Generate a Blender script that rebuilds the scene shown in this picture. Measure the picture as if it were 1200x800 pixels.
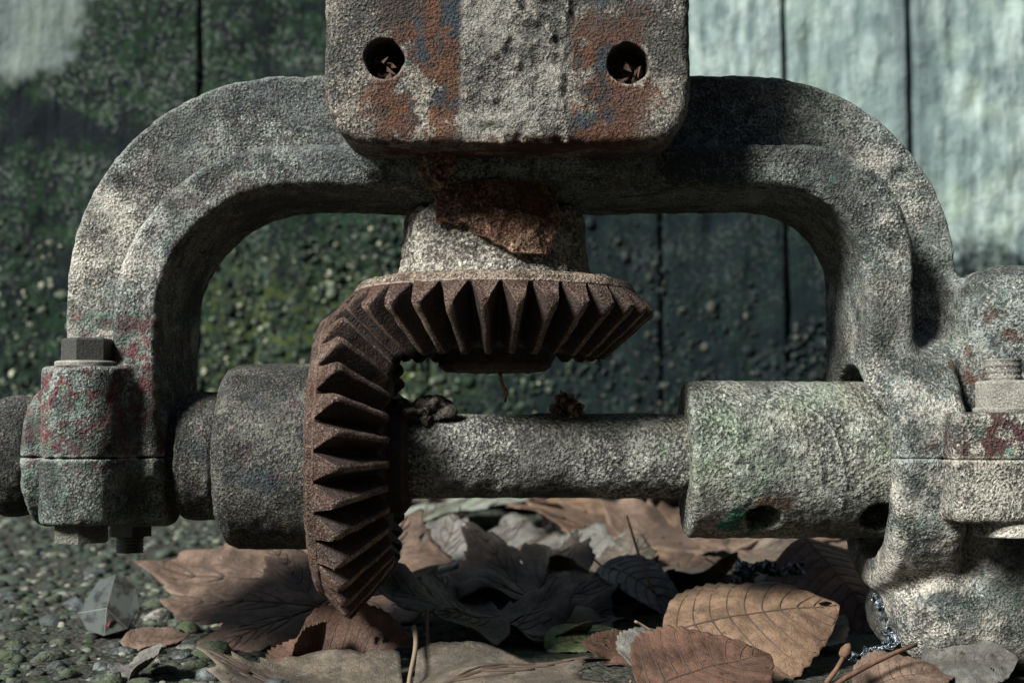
import bpy, bmesh, math, random
import numpy as np
from mathutils import Matrix, Vector, Euler

# ------------------------------------------------------------------ camera, sky, sun, exposure
for _o in list(bpy.data.objects):
    bpy.data.objects.remove(_o, do_unlink=True)
SC = bpy.context.scene
COL = SC.collection
R = math.radians
CAM_D, EYE, PITCH = 0.833, 0.135, R(3.43)
cam_data = bpy.data.cameras.new('camera')
cam_data.lens = 50; cam_data.sensor_width = 36
cam_data.clip_start = 0.02; cam_data.clip_end = 100
cam_data.dof.use_dof = True
cam_data.dof.focus_distance = 0.775
cam_data.dof.aperture_fstop = 10.5
cam = bpy.data.objects.new('camera', cam_data)
cam.location = (0, -CAM_D, EYE)
cam.rotation_euler = (R(90) + PITCH, 0, 0)
COL.objects.link(cam)
SC.camera = cam

SUN_EL, SUN_AZ = R(36), R(226)          # azimuth clockwise from +Y: behind the camera, to the left
world = bpy.data.worlds.new('World'); SC.world = world; world.use_nodes = True
wn = world.node_tree
bgn = wn.nodes['Background']
sky = wn.nodes.new('ShaderNodeTexSky'); sky.sky_type = 'NISHITA'; sky.sun_disc = False
sky.sun_elevation = SUN_EL; sky.sun_rotation = SUN_AZ
wn.links.new(sky.outputs[0], bgn.inputs[0]); bgn.inputs[1].default_value = 0.05
sun_data = bpy.data.lights.new('sun', 'SUN')
sun_data.energy = 5.0; sun_data.angle = R(17); sun_data.color = (1.0, 0.985, 0.93)
sun = bpy.data.objects.new('sun', sun_data); COL.objects.link(sun)
to_sun = Vector((math.sin(SUN_AZ)*math.cos(SUN_EL), math.cos(SUN_AZ)*math.cos(SUN_EL), math.sin(SUN_EL)))
sun.rotation_euler = to_sun.to_track_quat('Z', 'Y').to_euler()
sun.location = to_sun*5
SC.view_settings.view_transform = 'Standard'
SC.view_settings.look = 'None'
SC.view_settings.exposure = 1.05
SC.view_settings.gamma = 1.0
SC.view_settings.use_curve_mapping = False

# ------------------------------------------------------------------ helpers
F_PX = 50/36*1200
def ray(px, py):
    u = (px-600)/F_PX; v = (400-py)/F_PX
    f = Vector((0, math.cos(PITCH), math.sin(PITCH))); up = Vector((0, -math.sin(PITCH), math.cos(PITCH)))
    return f + Vector((u, 0, 0)) + up*v
def at_depth(px, py, Y):
    d = ray(px, py); t = (Y+CAM_D)/d.y
    return Vector((d.x*t, Y, EYE+d.z*t))
def on_ground(px, py, z=0.0):
    d = ray(px, py); t = (z-EYE)/d.z
    return Vector((d.x*t, d.y*t-CAM_D, z))

_tab = np.random.default_rng(5).random((64, 64, 64)).astype(np.float32)*2-1
def vnoise(p, scale, off=0.0):
    q = np.asarray(p, dtype=np.float64)*scale + off*7.31 + 100.0
    i = np.floor(q).astype(np.int64); f = q-i; f = f*f*(3-2*f)
    a = i & 63; b = (i+1) & 63
    x0, y0, z0 = a[..., 0], a[..., 1], a[..., 2]; x1, y1, z1 = b[..., 0], b[..., 1], b[..., 2]
    fx, fy, fz = f[..., 0], f[..., 1], f[..., 2]
    T = _tab
    c00 = T[x0, y0, z0]*(1-fx)+T[x1, y0, z0]*fx; c10 = T[x0, y1, z0]*(1-fx)+T[x1, y1, z0]*fx
    c01 = T[x0, y0, z1]*(1-fx)+T[x1, y0, z1]*fx; c11 = T[x0, y1, z1]*(1-fx)+T[x1, y1, z1]*fx
    return (c00*(1-fy)+c10*fy)*(1-fz)+(c01*(1-fy)+c11*fy)*fz
def fbm(p, scale, octv=3, off=0.0):
    s = 0; a = 1.0; t = 0
    for k in range(octv):
        s = s+a*vnoise(p, scale*2**k, off+k*3.7); t += a; a *= .5
    return s/t

def make_mesh(name, verts, faces, smooth=True):
    me = bpy.data.meshes.new(name)
    verts = np.asarray(verts, dtype=np.float32)
    if isinstance(faces, np.ndarray):
        n, k = faces.shape
        me.vertices.add(len(verts)); me.vertices.foreach_set('co', verts.ravel())
        me.loops.add(n*k); me.loops.foreach_set('vertex_index', faces.astype(np.int32).ravel())
        me.polygons.add(n); me.polygons.foreach_set('loop_start', np.arange(0, n*k, k, dtype=np.int32))
        me.update(calc_edges=True); me.validate()
    else:
        me.from_pydata([tuple(v) for v in verts], [], faces); me.update()
    me.polygons.foreach_set('use_smooth', np.full(len(me.polygons), smooth)); me.update()
    return me
def link(name, me, mat=None, parent=None, world_verts=True):
    o = bpy.data.objects.new(name, me); COL.objects.link(o)
    if mat is not None and not me.materials: me.materials.append(mat)
    if parent is not None:
        o.parent = parent
        if world_verts:
            L = parent.matrix_basis.translation
            if parent.parent: L = L+parent.parent.matrix_basis.translation
            o.location = -L
    return o
def tag(o, label, cat, group=None):
    o['label'] = label; o['category'] = cat
    if group: o['group'] = group
    return o
def thing(name, label, cat, loc=(0, 0, 0), group=None):
    o = bpy.data.objects.new(name, None); COL.objects.link(o); o.location = loc
    o.empty_display_size = .02
    return tag(o, label, cat, group)
def normals(me):
    n = np.empty(len(me.vertices)*3, dtype=np.float32); me.vertex_normals.foreach_get('vector', n); return n.reshape(-1, 3)
def coords(me):
    n = np.empty(len(me.vertices)*3, dtype=np.float32); me.vertices.foreach_get('co', n); return n.reshape(-1, 3)
def displace(me, fn):
    v = coords(me); n = normals(me)
    v = v+n*np.asarray(fn(v, n))[:, None]
    me.vertices.foreach_set('co', v.astype(np.float32).ravel()); me.update()

# -- signed distance fields and surface nets (for the castings)
def surface_nets(f, org, h):
    nx, ny, nz = f.shape
    s = f < 0
    c = s[:-1, :-1, :-1].astype(np.int8)
    tot = np.zeros_like(c)
    for dx in (0, 1):
        for dy in (0, 1):
            for dz in (0, 1):
                tot += s[dx:nx-1+dx, dy:ny-1+dy, dz:nz-1+dz]
    act = (tot > 0) & (tot < 8)
    I, J, K = np.nonzero(act)
    idx = np.full(act.shape, -1, dtype=np.int32); idx[I, J, K] = np.arange(len(I), dtype=np.int32)
    acc = np.zeros((len(I), 3)); cnt = np.zeros(len(I))
    cor = [(a, b, d) for a in (0, 1) for b in (0, 1) for d in (0, 1)]
    val = {q: f[I+q[0], J+q[1], K+q[2]] for q in cor}
    for a in cor:
        for ax in range(3):
            if a[ax] == 0:
                b = list(a); b[ax] = 1; b = tuple(b)
                va, vb = val[a], val[b]
                m = (va < 0) != (vb < 0)
                t = np.where(m, va/np.where(m, va-vb, 1), 0)
                p = np.array(a, float)[None, :].repeat(len(I), 0); p[:, ax] += t
                acc += p*m[:, None]; cnt += m
    V = acc/cnt[:, None]+np.stack([I, J, K], 1)
    V = V*h+np.array(org)[None, :]
    Q = []
    def quads(ax):
        sl0 = [slice(1, -1)]*3; sl1 = [slice(1, -1)]*3
        sl0[ax] = slice(0, -1); sl1[ax] = slice(1, None)
        a = s[tuple(sl0)]; b = s[tuple(sl1)]
        m = a != b
        g = list(np.nonzero(m)); flip = a[tuple(g)]
        for k in range(3):
            if k != ax: g[k] = g[k]+1
        u, w = (ax+1) % 3, (ax+2) % 3
        def cell(du, dw):
            q = [x.copy() for x in g]; q[u] -= du; q[w] -= dw
            return idx[q[0], q[1], q[2]]
        q = np.stack([cell(1, 1), cell(0, 1), cell(0, 0), cell(1, 0)], 1)
        q[~flip] = q[~flip][:, ::-1]
        return q
    for ax in range(3): Q.append(quads(ax))
    return V, np.concatenate(Q)
class Field:
    def __init__(s, lo, hi, h):
        s.h = h; s.lo = np.array(lo, float)-2*h
        n = np.ceil((np.array(hi)+2*h-s.lo)/h).astype(int)+1
        ax = [(s.lo[k]+np.arange(n[k])*h).astype(np.float32) for k in range(3)]
        s.x = ax[0][:, None, None]; s.y = ax[1][None, :, None]; s.z = ax[2][None, None, :]
        s.shape = tuple(n)
    def mesh(s, name, d):
        d = np.broadcast_to(d, s.shape)
        v, q = surface_nets(d, s.lo, s.h)
        return make_mesh(name, v, q)
mn, mx = np.minimum, np.maximum
def smin(a, b, k):
    h = np.clip(.5+.5*(b-a)/k, 0, 1); return b+(a-b)*h-k*h*(1-h)
def smax(a, b, k): return -smin(-a, -b, k)
def rr2(u, v, u0, u1, v0, v1, ra, rb):
    """rounded rectangle; ra / rb: corner radius on the low-u / high-u side of the top; square bottom"""
    cu, cv = (u0+u1)/2, (v0+v1)/2
    r = np.where(u < cu, ra, rb)*(v > cv)
    qx = abs(u-cu)-(u1-u0)/2+r; qy = abs(v-cv)-(v1-v0)/2+r
    return np.hypot(mx(qx, 0), mx(qy, 0))+mn(mx(qx, qy), 0)-r
def slab(d2, t, c0, c1, r=.002):
    """extrude 2D distance d2 along t between c0 and c1, edges rounded r"""
    w = abs(t-(c0+c1)/2)-(c1-c0)/2
    a = d2+r; b = w+r
    return np.hypot(mx(a, 0), mx(b, 0))+mn(mx(a, b), 0)-r
def sbox(F, x0, x1, y0, y1, z0, z1, r):
    qx = abs(F.x-(x0+x1)/2)-(x1-x0)/2+r; qy = abs(F.y-(y0+y1)/2)-(y1-y0)/2+r; qz = abs(F.z-(z0+z1)/2)-(z1-z0)/2+r
    return np.sqrt(mx(qx, 0)**2+mx(qy, 0)**2+mx(qz, 0)**2)+mn(mx(qx, mx(qy, qz)), 0)-r
def cylx(F, y, z, rad, x0, x1, r=.003): return slab(np.hypot(F.y-y, F.z-z)-rad, F.x, x0, x1, r)
def cylz(F, x, y, rad, z0, z1, r=.003): return slab(np.hypot(F.x-x, F.y-y)-rad, F.z, z0, z1, r)
def cyly(F, x, z, rad, y0, y1, r=.003): return slab(np.hypot(F.x-x, F.z-z)-rad, F.y, y0, y1, r)

def lathe(name, prof, seg, step, mat4=None, noise=None):
    """revolve (r, h) profile about +Z, profile resampled at step"""
    pts = []
    for (r0, h0), (r1, h1) in zip(prof[:-1], prof[1:]):
        n = max(1, int(math.hypot(r1-r0, h1-h0)/step))
        for k in range(n): pts.append((r0+(r1-r0)*k/n, h0+(h1-h0)*k/n))
    pts.append(prof[-1]); pts = np.array(pts)
    a = np.arange(seg)*2*math.pi/seg
    V = np.stack([pts[:, 0][:, None]*np.cos(a), pts[:, 0][:, None]*np.sin(a), np.repeat(pts[:, 1][:, None], seg, 1)], 2).reshape(-1, 3)
    n = len(pts); i = np.arange(n-1)[:, None]*seg; j = np.arange(seg)[None, :]; j2 = (j+1) % seg
    Q = np.stack([i+j, i+j2, i+seg+j2, i+seg+j], 2).reshape(-1, 4)
    if mat4 is not None:
        m = np.array(mat4); V = V@m[:3, :3].T+m[:3, 3]
    me = make_mesh(name, V, Q)
    if noise: displace(me, noise)
    return me
def tube(path, radii, seg=6):
    P = [Vector(p) for p in path]; V = []; Fc = []
    for k, p in enumerate(P):
        t = (P[min(k+1, len(P)-1)]-P[max(k-1, 0)])
        if t.length < 1e-9: t = Vector((0, 0, 1))
        t.normalize()
        a = t.cross(Vector((0, 0, 1)));
        if a.length < 1e-3: a = t.cross(Vector((1, 0, 0)))
        a.normalize(); b = t.cross(a)
        for s in range(seg):
            an = 2*math.pi*s/seg; V.append(p+(a*math.cos(an)+b*math.sin(an))*radii[k])
    for k in range(len(P)-1):
        for s in range(seg):
            s2 = (s+1) % seg; Fc.append((k*seg+s, k*seg+s2, (k+1)*seg+s2, (k+1)*seg+s))
    Fc.append(tuple(range(seg))[::-1]); Fc.append(tuple(range((len(P)-1)*seg, len(P)*seg)))
    return V, Fc

# ------------------------------------------------------------------ materials
class NT:
    def __init__(s, name):
        s.m = bpy.data.materials.new(name); s.m.use_nodes = True
        s.t = s.m.node_tree; s.b = s.t.nodes['Principled BSDF']
        s.geo = None
    def n(s, typ, **kw):
        q = s.t.nodes.new(typ)
        for k, v in kw.items(): setattr(q, k, v)
        return q
    def ln(s, a, b): s.t.links.new(a, b)
    def pos(s):
        if s.geo is None: s.geo = s.n('ShaderNodeNewGeometry')
        return s.geo.outputs['Position']
    def obj(s):
        return s.n('ShaderNodeTexCoord').outputs['Object']
    def put(s, sock, v):
        if hasattr(v, 'node'): s.ln(v, sock)
        elif isinstance(v, (tuple, list)) and len(v) == 3 and sock.type == 'RGBA': sock.default_value = (*v, 1)
        else: sock.default_value = v
    def noise(s, scale, detail=3, rough=.55, vec=None, dist=0, off=0, stretch=None):
        vec = vec if vec is not None else s.pos()
        if off or stretch:
            mp = s.n('ShaderNodeMapping'); s.ln(vec, mp.inputs[0]); mp.inputs['Location'].default_value = (off*1.3, off*.7, off*2.1)
            if stretch: mp.inputs['Scale'].default_value = stretch
            vec = mp.outputs[0]
        q = s.n('ShaderNodeTexNoise'); s.ln(vec, q.inputs['Vector'])
        q.inputs['Scale'].default_value = scale; q.inputs['Detail'].default_value = detail; q.inputs['Roughness'].default_value = rough
        q.inputs['Distortion'].default_value = dist
        return q.outputs['Fac']
    def vor(s, scale, vec=None, feature='F1', rnd=1.0):
        q = s.n('ShaderNodeTexVoronoi', feature=feature); s.ln(vec if vec is not None else s.pos(), q.inputs['Vector'])
        q.inputs['Scale'].default_value = scale; q.inputs['Randomness'].default_value = rnd
        return q.outputs['Distance']
    def step(s, fac, lo, hi, a=0.0, b=1.0):
        q = s.n('ShaderNodeMapRange', interpolation_type='SMOOTHSTEP'); s.put(q.inputs[0], fac)
        q.inputs[1].default_value = lo; q.inputs[2].default_value = hi; q.inputs[3].default_value = a; q.inputs[4].default_value = b
        return q.outputs[0]
    def mul(s, a, b, op='MULTIPLY'):
        q = s.n('ShaderNodeMath', operation=op); s.put(q.inputs[0], a); s.put(q.inputs[1], b); return q.outputs[0]
    def add(s, a, b): return s.mul(a, b, 'ADD')
    def mix(s, f, a, b):
        q = s.n('ShaderNodeMix', data_type='RGBA'); s.put(q.inputs[0], f); s.put(q.inputs[6], a); s.put(q.inputs[7], b); return q.outputs[2]
    def xyz(s, vec=None):
        q = s.n('ShaderNodeSeparateXYZ'); s.ln(vec if vec is not None else s.pos(), q.inputs[0]); return q.outputs
    def band(s, ax, lo0, lo1, hi0=None, hi1=None, jitter=0.0, jscale=30):
        c = s.xyz()[ax]
        if jitter: c = s.add(c, s.mul(s.add(s.noise(jscale, 3, off=ax+1.7), -.5), jitter))
        f = s.step(c, lo0, lo1)
        if hi0 is not None: f = s.mul(f, s.step(c, hi0, hi1, 1, 0))
        return f
    def bump(s, hgt, strength, dist, prev=None):
        q = s.n('ShaderNodeBump'); s.put(q.inputs['Height'], hgt); q.inputs['Strength'].default_value = strength; q.inputs['Distance'].default_value = dist
        if prev is not None: s.ln(prev, q.inputs['Normal'])
        return q.outputs['Normal']
    def done(s, color, rough=.85, normal=None, spec=.25, metal=0.0):
        s.put(s.b.inputs['Base Color'], color); s.put(s.b.inputs['Roughness'], rough); s.b.inputs['Specular IOR Level'].default_value = spec
        s.put(s.b.inputs['Metallic'], metal)
        if normal is not None: s.ln(normal, s.b.inputs['Normal'])
        return s.m

def crust(name, dark, dust, layers=(), grain=440, lo=.41, hi=.57, bstr=1.0, bdist=.0032, rough=.88, spec=.2, edge=.6):
    """weathered cast metal: dark metal in the pits, dust on the grains, patches of rust/paint over it.
    layers: (colour, scale, lo, hi, mask-function or None, strength)"""
    m = NT(name)
    g = m.noise(grain*1.5, 3, .65)
    g2 = m.noise(grain*.4, 3, .55, off=3)
    big = m.noise(26, 4, .6, off=9); mid = m.noise(90, 4, .6, off=13)
    thr = m.add(g, m.add(m.mul(m.add(big, -.5), .40), m.mul(m.add(mid, -.5), .30)))
    col = m.mix(m.step(thr, lo, hi), tuple(1.2*x+.12*y for x, y in zip(dark, dust)), dust)
    col = m.mix(m.step(m.noise(grain*1.1, 2, .6, off=17), .58, .66, 0, .75), col, tuple(min(.6, 1.9*x) for x in dust))
    for k, (c, sc, l, h, mask, st) in enumerate(layers):
        f = m.step(m.noise(sc, 5, .65, off=20+k*5), l, h, 0, st)
        if mask: f = m.mul(f, mask(m))
        c2 = m.mix(m.step(g, .35, .65), tuple(x*.55 for x in c), tuple(min(1, x*1.25) for x in c))
        col = m.mix(f, col, c2)
    col = m.mix(m.step(m.noise(13, 5, .68, off=61), .48, .62, 0, .68), col, tuple(x*1.6 for x in dark))
    wob = m.n('ShaderNodeTexNoise'); m.ln(m.pos(), wob.inputs['Vector']); wob.inputs['Scale'].default_value = grain*.5; wob.inputs['Detail'].default_value = 2
    wv = m.n('ShaderNodeVectorMath', operation='SCALE'); m.ln(wob.outputs['Color'], wv.inputs[0]); wv.inputs['Scale'].default_value = 1.6/grain
    wa = m.n('ShaderNodeVectorMath', operation='ADD'); m.ln(m.pos(), wa.inputs[0]); m.ln(wv.outputs[0], wa.inputs[1])
    amp = m.step(m.noise(34, 4, .65, off=51), .36, .62, .10, 1.0)
    cell = m.mul(m.vor(grain*1.5, wa.outputs[0]), amp)
    col = m.mix(m.step(cell, .30, .62, 0, .7), col, dark)
    pits = m.step(m.vor(170), .0, .22)
    spots = m.step(m.noise(75, 3, .55, off=40), .30, .35)
    col = m.mix(m.mul(m.add(1, m.mul(pits, -1)), .55), col, dark)
    col = m.mix(m.mul(m.add(1, m.mul(spots, -1)), .6), col, dark)
    pt = m.geo.outputs['Pointiness']
    col = m.mix(m.mul(m.step(pt, .515, .56), edge), col, tuple(min(.55, 1.5*x) for x in dust))
    hgt = m.add(m.add(m.mul(g, .9), m.mul(g2, .30)), m.add(m.mul(pits, .25), m.mul(cell, -.45)))
    nrm = m.bump(hgt, bstr, bdist)
    return m.done(col, rough, nrm, spec)

DK = (.022, .024, .023)
def boxmask(x0, x1, z0, z1, e=.012, j=.03):
    return lambda m: m.mul(m.band(0, x0-e, x0+e, x1-e, x1+e, j), m.band(2, z0-e, z0+e, z1-e, z1+e, j))
RED = (.125, .024, .030); GRN = (.115, .19, .145); RUST = (.070, .029, .017); ORUST = (.105, .045, .022); BLUE = (.030, .042, .052); PURP = (.070, .034, .046)
PALE = (.50, .475, .41)
M_FRAME = crust('cast iron frame with dust and old paint', DK, (.218, .238, .218), [
    (BLUE, 30, .54, .62, None, .65),
    ((.20, .165, .115), 15, .50, .60, None, .25),
    ((.10, .125, .10), 19, .54, .64, None, .45),
    ((.035, .036, .036), 75, .60, .65, None, .85),
    (RED, 120, .46, .54, boxmask(-.31, -.19, .118, .20), .85),
    (GRN, 150, .50, .57, boxmask(-.31, -.19, .05, .21), .7),
    (PURP, 110, .48, .58, boxmask(-.27, -.10, .20, .36), .40),
    (GRN, 18, .66, .70, boxmask(-.30, .28, .22, .36), .6),
    (RUST, 35, .58, .66, boxmask(.22, .5, .11, .28), .75),
    (ORUST, 60, .63, .68, boxmask(.22, .5, .11, .28), .8),
    ((.10, .22, .17), 90, .62, .68, boxmask(.16, .4, .0, .3), .7),
    (PALE, 30, .42, .56, boxmask(.18, .5, -.02, .115), .8),
    (PALE, 25, .46, .60, boxmask(-.27, -.20, .18, .29), .75),
    (PALE, 40, .50, .62, boxmask(.19, .25, .02, .30), .5),
    ((.07, .08, .085), 12, .46, .58, boxmask(-.21, -.08, .27, .36), .6),
])
M_LUG = crust('pale lug with purple rust stains', DK, (.36, .345, .29), [
    ((.075, .030, .028), 55, .50, .56, lambda m: m.band(2, .112, .122), .95), ((.075, .030, .028), 60, .58, .62, None, .8),
    ((.10, .22, .17), 90, .60, .66, None, .7), (PALE, 60, .52, .6, lambda m: m.band(2, .112, .122, None, None), .0)])
M_PLATE = crust('rusted plate with dried mud strip', DK, (.235, .215, .18), [
    (RUST, 36, 0.44, 0.50, boxmask(-.072, .072, .27, .5, .006), .9),
    (BLUE, 40, 0.48, 0.54, boxmask(-.060, -.020, .30, .5, .006), .9),
    (BLUE, 44, 0.50, 0.56, boxmask(.030, .056, .28, .5, .006), .9),
    (ORUST, 54, 0.52, 0.58, boxmask(-.080, .082, .27, .5, .006), .85),
    ((.21, .205, .18), 9, .10, .12, boxmask(-.0265, .031, .285, .6, .002, .004), .93),
    ((.07, .02, .02), 30, .4, .6, boxmask(-.09, .09, .27, .286, .003, .008), .6),
], bstr=1.0)
M_SHAFT = crust('gritty dusty steel', (.024, .024, .022), (.25, .255, .225), [
    ((.10, .14, .08), 30, .60, .70, None, .5), (RUST, 40, .64, .72, None, .6), ((.20, .165, .115), 18, .50, .60, None, .2), ((.03, .03, .03), 80, .61, .66, None, .8)], grain=330, lo=.42, hi=.57, bdist=.0042)
M_SLEEVE = crust('gritty dusty sleeve with green traces', (.026, .027, .024), (.235, .25, .215), [
    ((.14, .20, .13), 16, .48, .66, None, .55),
    ((.03, .14, .10), 60, .50, .54, boxmask(.105, .140, .070, .092, .004, .012), 1.0),
    (ORUST, 50, .50, .58, boxmask(.125, .155, .080, .098, .004, .012), .9), ((.21, .175, .12), 18, .50, .60, None, .2), ((.03, .03, .03), 80, .62, .67, None, .8)], grain=330, lo=.40, hi=.57, bdist=.0042)
M_HUB = crust('dark pitted hub', (.014, .015, .015), (.105, .104, .088), [
    (BLUE, 40, .54, .64, None, .7), ((.16, .20, .14), 30, .52, .66, boxmask(-.13, -.10, .1, .3), .6), (PURP, 70, .58, .66, None, .5),
    ((.5, .48, .42), 120, .70, .74, None, .9)], grain=430)
M_RIM = crust('dusty rusted gear rim', (.022, .014, .011), (.125, .088, .070), [(RUST, 60, .48, .6, None, .6)], grain=500)
M_TOOTH = crust('dark rusted gear teeth', (.007, .005, .0045), (.036, .022, .017), [
    (RUST, 110, .56, .68, None, .5), (BLUE, 45, .60, .7, None, .4)], grain=520, lo=.36, hi=.62, bstr=.7, bdist=.0014, rough=.7, spec=.35)
M_CAKE = crust('caked grey mud', (.03, .028, .025), (.29, .275, .235), [(RUST, 50, .66, .72, None, .5)], grain=330, bstr=1.0, bdist=.003)
M_SCALE = crust('flaking rust scale', (.030, .015, .011), (.25, .165, .11), [(RUST, 60, .45, .55, None, .8), (BLUE, 90, .62, .66, None, .9)], grain=380, bstr=1.0, bdist=.003)
M_DIRT = crust('dark crumbly dirt', (.010, .009, .008), (.070, .060, .050), [], edge=0, grain=380, bstr=1.0, bdist=.003)
M_NUT = crust('pale dusty nut', (.035, .034, .031), (.20, .195, .17), [(RUST, 90, .54, .62, None, .6)], edge=.3, grain=600, lo=.34, hi=.56, bstr=.7, bdist=.0014)
_m = NT('brown crumbs'); _n = _m.noise(300, 3, .6); M_CRUMB = _m.done(_m.mix(_n, (.012, .008, .006), (.10, .062, .042)), .9, _m.bump(_n, .6, .001))
M_BOLT = crust('oily dark bolt steel', (.012, .012, .012), (.050, .049, .042), [], edge=.15, grain=500, bstr=.35, bdist=.0008, rough=.5, spec=.5)
M_WASH = crust('pale zinc washer', (.09, .09, .08), (.27, .27, .24), [(RUST, 120, .58, .64, None, .5)], edge=.2, grain=600, bstr=.3, bdist=.0006, rough=.6)

# ------------------------------------------------------------------ ground
A = 0.118                         # height of the shaft axis
AX = -0.010                       # x of the upright gear's axis
def ground_z(x, y):
    x = np.asarray(x, float); y = np.asarray(y, float)
    p = np.stack([x, y, np.zeros_like(x)], -1)
    rise = np.clip((y-.45)/.75, 0, 1)
    return .024*rise*rise*(3-2*rise)+.0045*fbm(p, 14, 3, 2)*np.clip(1.6-abs(x), 0, 1)-.004
def build_ground():
    def axis(pts):
        out = []
        for a, b, n in pts: out += list(np.linspace(a, b, n, endpoint=False))
        return np.array(out+[pts[-1][1]])
    xs = axis([(-40, -2, 12), (-2, -.6, 40), (-.6, .6, 300), (.6, 2, 40), (2, 40, 12)])
    ys = axis([(-40, -1, 12), (-1, -.15, 40), (-.15, .5, 180), (.5, 1.25, 100), (1.25, 3, 6), (3, 40, 8)])
    X, Y = np.meshgrid(xs, ys, indexing='ij')
    Z = ground_z(X, Y)
    P = np.stack([X, Y, Z*0], -1)
    Z = Z+.0016*fbm(P, 120, 2, 5)*(abs(X) < 1)*(abs(Y) < 1.3)
    V = np.stack([X, Y, Z], -1).reshape(-1, 3)
    ny = len(ys); i = np.arange(len(xs)-1)[:, None]*ny; j = np.arange(ny-1)[None, :]
    Q = np.stack([i+j, i+ny+j, i+ny+j+1, i+j+1], 2).reshape(-1, 4)
    m = NT('dark gritty soil')
    g = m.noise(300, 4, .65); g2 = m.noise(60, 4, .6, off=4)
    col = m.mix(m.step(g, .4, .65), (.012, .013, .012), (.085, .08, .065))
    col = m.mix(m.step(g2, .5, .64, 0, .8), col, (.025, .038, .018))
    nr = m.bump(m.add(g, g2), 1.0, .004)
    o = link('ground', make_mesh('ground', V, Q), m.done(col, .9, nr, .2)); o['kind'] = 'structure'
build_ground()

# ------------------------------------------------------------------ wall
WY = 1.20
def wall_material():
    m = NT('board marked concrete with algae')
    z = m.xyz()[2]; x = m.xyz()[0]
    fib = m.noise(26, 4, .6, stretch=(2.2, 1, .45)); g = m.noise(160, 4, .65, off=2); mid = m.noise(30, 4, .6, off=5); big = m.noise(3.2, 4, .6, off=11)
    col = m.mix(m.step(m.add(m.mul(fib, .6), m.mul(mid, .4)), .36, .62), (.085, .12, .12), (.29, .355, .34))
    col = m.mix(m.step(m.noise(12, 3, .6, off=8), .52, .68, 0, .5), col, (.30, .38, .27))
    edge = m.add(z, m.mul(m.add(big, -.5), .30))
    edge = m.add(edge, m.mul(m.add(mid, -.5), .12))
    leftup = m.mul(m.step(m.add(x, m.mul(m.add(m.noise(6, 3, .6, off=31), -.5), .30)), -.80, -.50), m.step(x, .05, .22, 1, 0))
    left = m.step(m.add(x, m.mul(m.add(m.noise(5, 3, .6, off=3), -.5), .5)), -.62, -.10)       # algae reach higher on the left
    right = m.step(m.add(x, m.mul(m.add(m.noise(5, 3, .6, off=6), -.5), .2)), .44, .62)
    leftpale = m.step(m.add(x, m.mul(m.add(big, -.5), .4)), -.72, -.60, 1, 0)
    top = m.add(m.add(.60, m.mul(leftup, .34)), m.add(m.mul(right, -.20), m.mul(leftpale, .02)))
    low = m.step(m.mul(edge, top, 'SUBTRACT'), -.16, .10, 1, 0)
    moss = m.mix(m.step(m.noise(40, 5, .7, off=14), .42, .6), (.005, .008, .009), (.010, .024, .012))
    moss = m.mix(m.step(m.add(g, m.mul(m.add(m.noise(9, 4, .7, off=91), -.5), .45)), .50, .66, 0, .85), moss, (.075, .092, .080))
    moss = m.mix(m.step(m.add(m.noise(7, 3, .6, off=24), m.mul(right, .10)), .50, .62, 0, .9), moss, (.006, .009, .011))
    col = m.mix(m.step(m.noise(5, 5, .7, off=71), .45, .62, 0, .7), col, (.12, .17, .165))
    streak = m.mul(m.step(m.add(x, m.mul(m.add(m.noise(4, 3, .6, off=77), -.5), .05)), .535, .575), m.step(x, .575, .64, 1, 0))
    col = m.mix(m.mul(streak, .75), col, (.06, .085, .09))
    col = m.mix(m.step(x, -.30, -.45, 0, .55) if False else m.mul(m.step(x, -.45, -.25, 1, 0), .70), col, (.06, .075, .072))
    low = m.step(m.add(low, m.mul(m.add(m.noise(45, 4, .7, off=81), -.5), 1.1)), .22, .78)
    shade = m.step(m.add(x, m.mul(m.add(m.noise(7, 4, .6, off=95), -.5), .35)), -.08, .10)  # mask for the darker moss tone right of centre
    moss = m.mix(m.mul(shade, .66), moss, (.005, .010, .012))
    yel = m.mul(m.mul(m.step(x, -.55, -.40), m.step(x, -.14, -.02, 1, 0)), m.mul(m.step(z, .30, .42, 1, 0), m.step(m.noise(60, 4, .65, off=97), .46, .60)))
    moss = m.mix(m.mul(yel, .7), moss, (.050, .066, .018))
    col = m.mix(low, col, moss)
    nr = m.bump(m.add(m.add(m.mul(fib, .8), m.mul(g, .35)), m.mul(mid, .6)), 1.0, .007)
    return m.done(col, .95, nr, .08)
M_WALL = wall_material()
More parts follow.
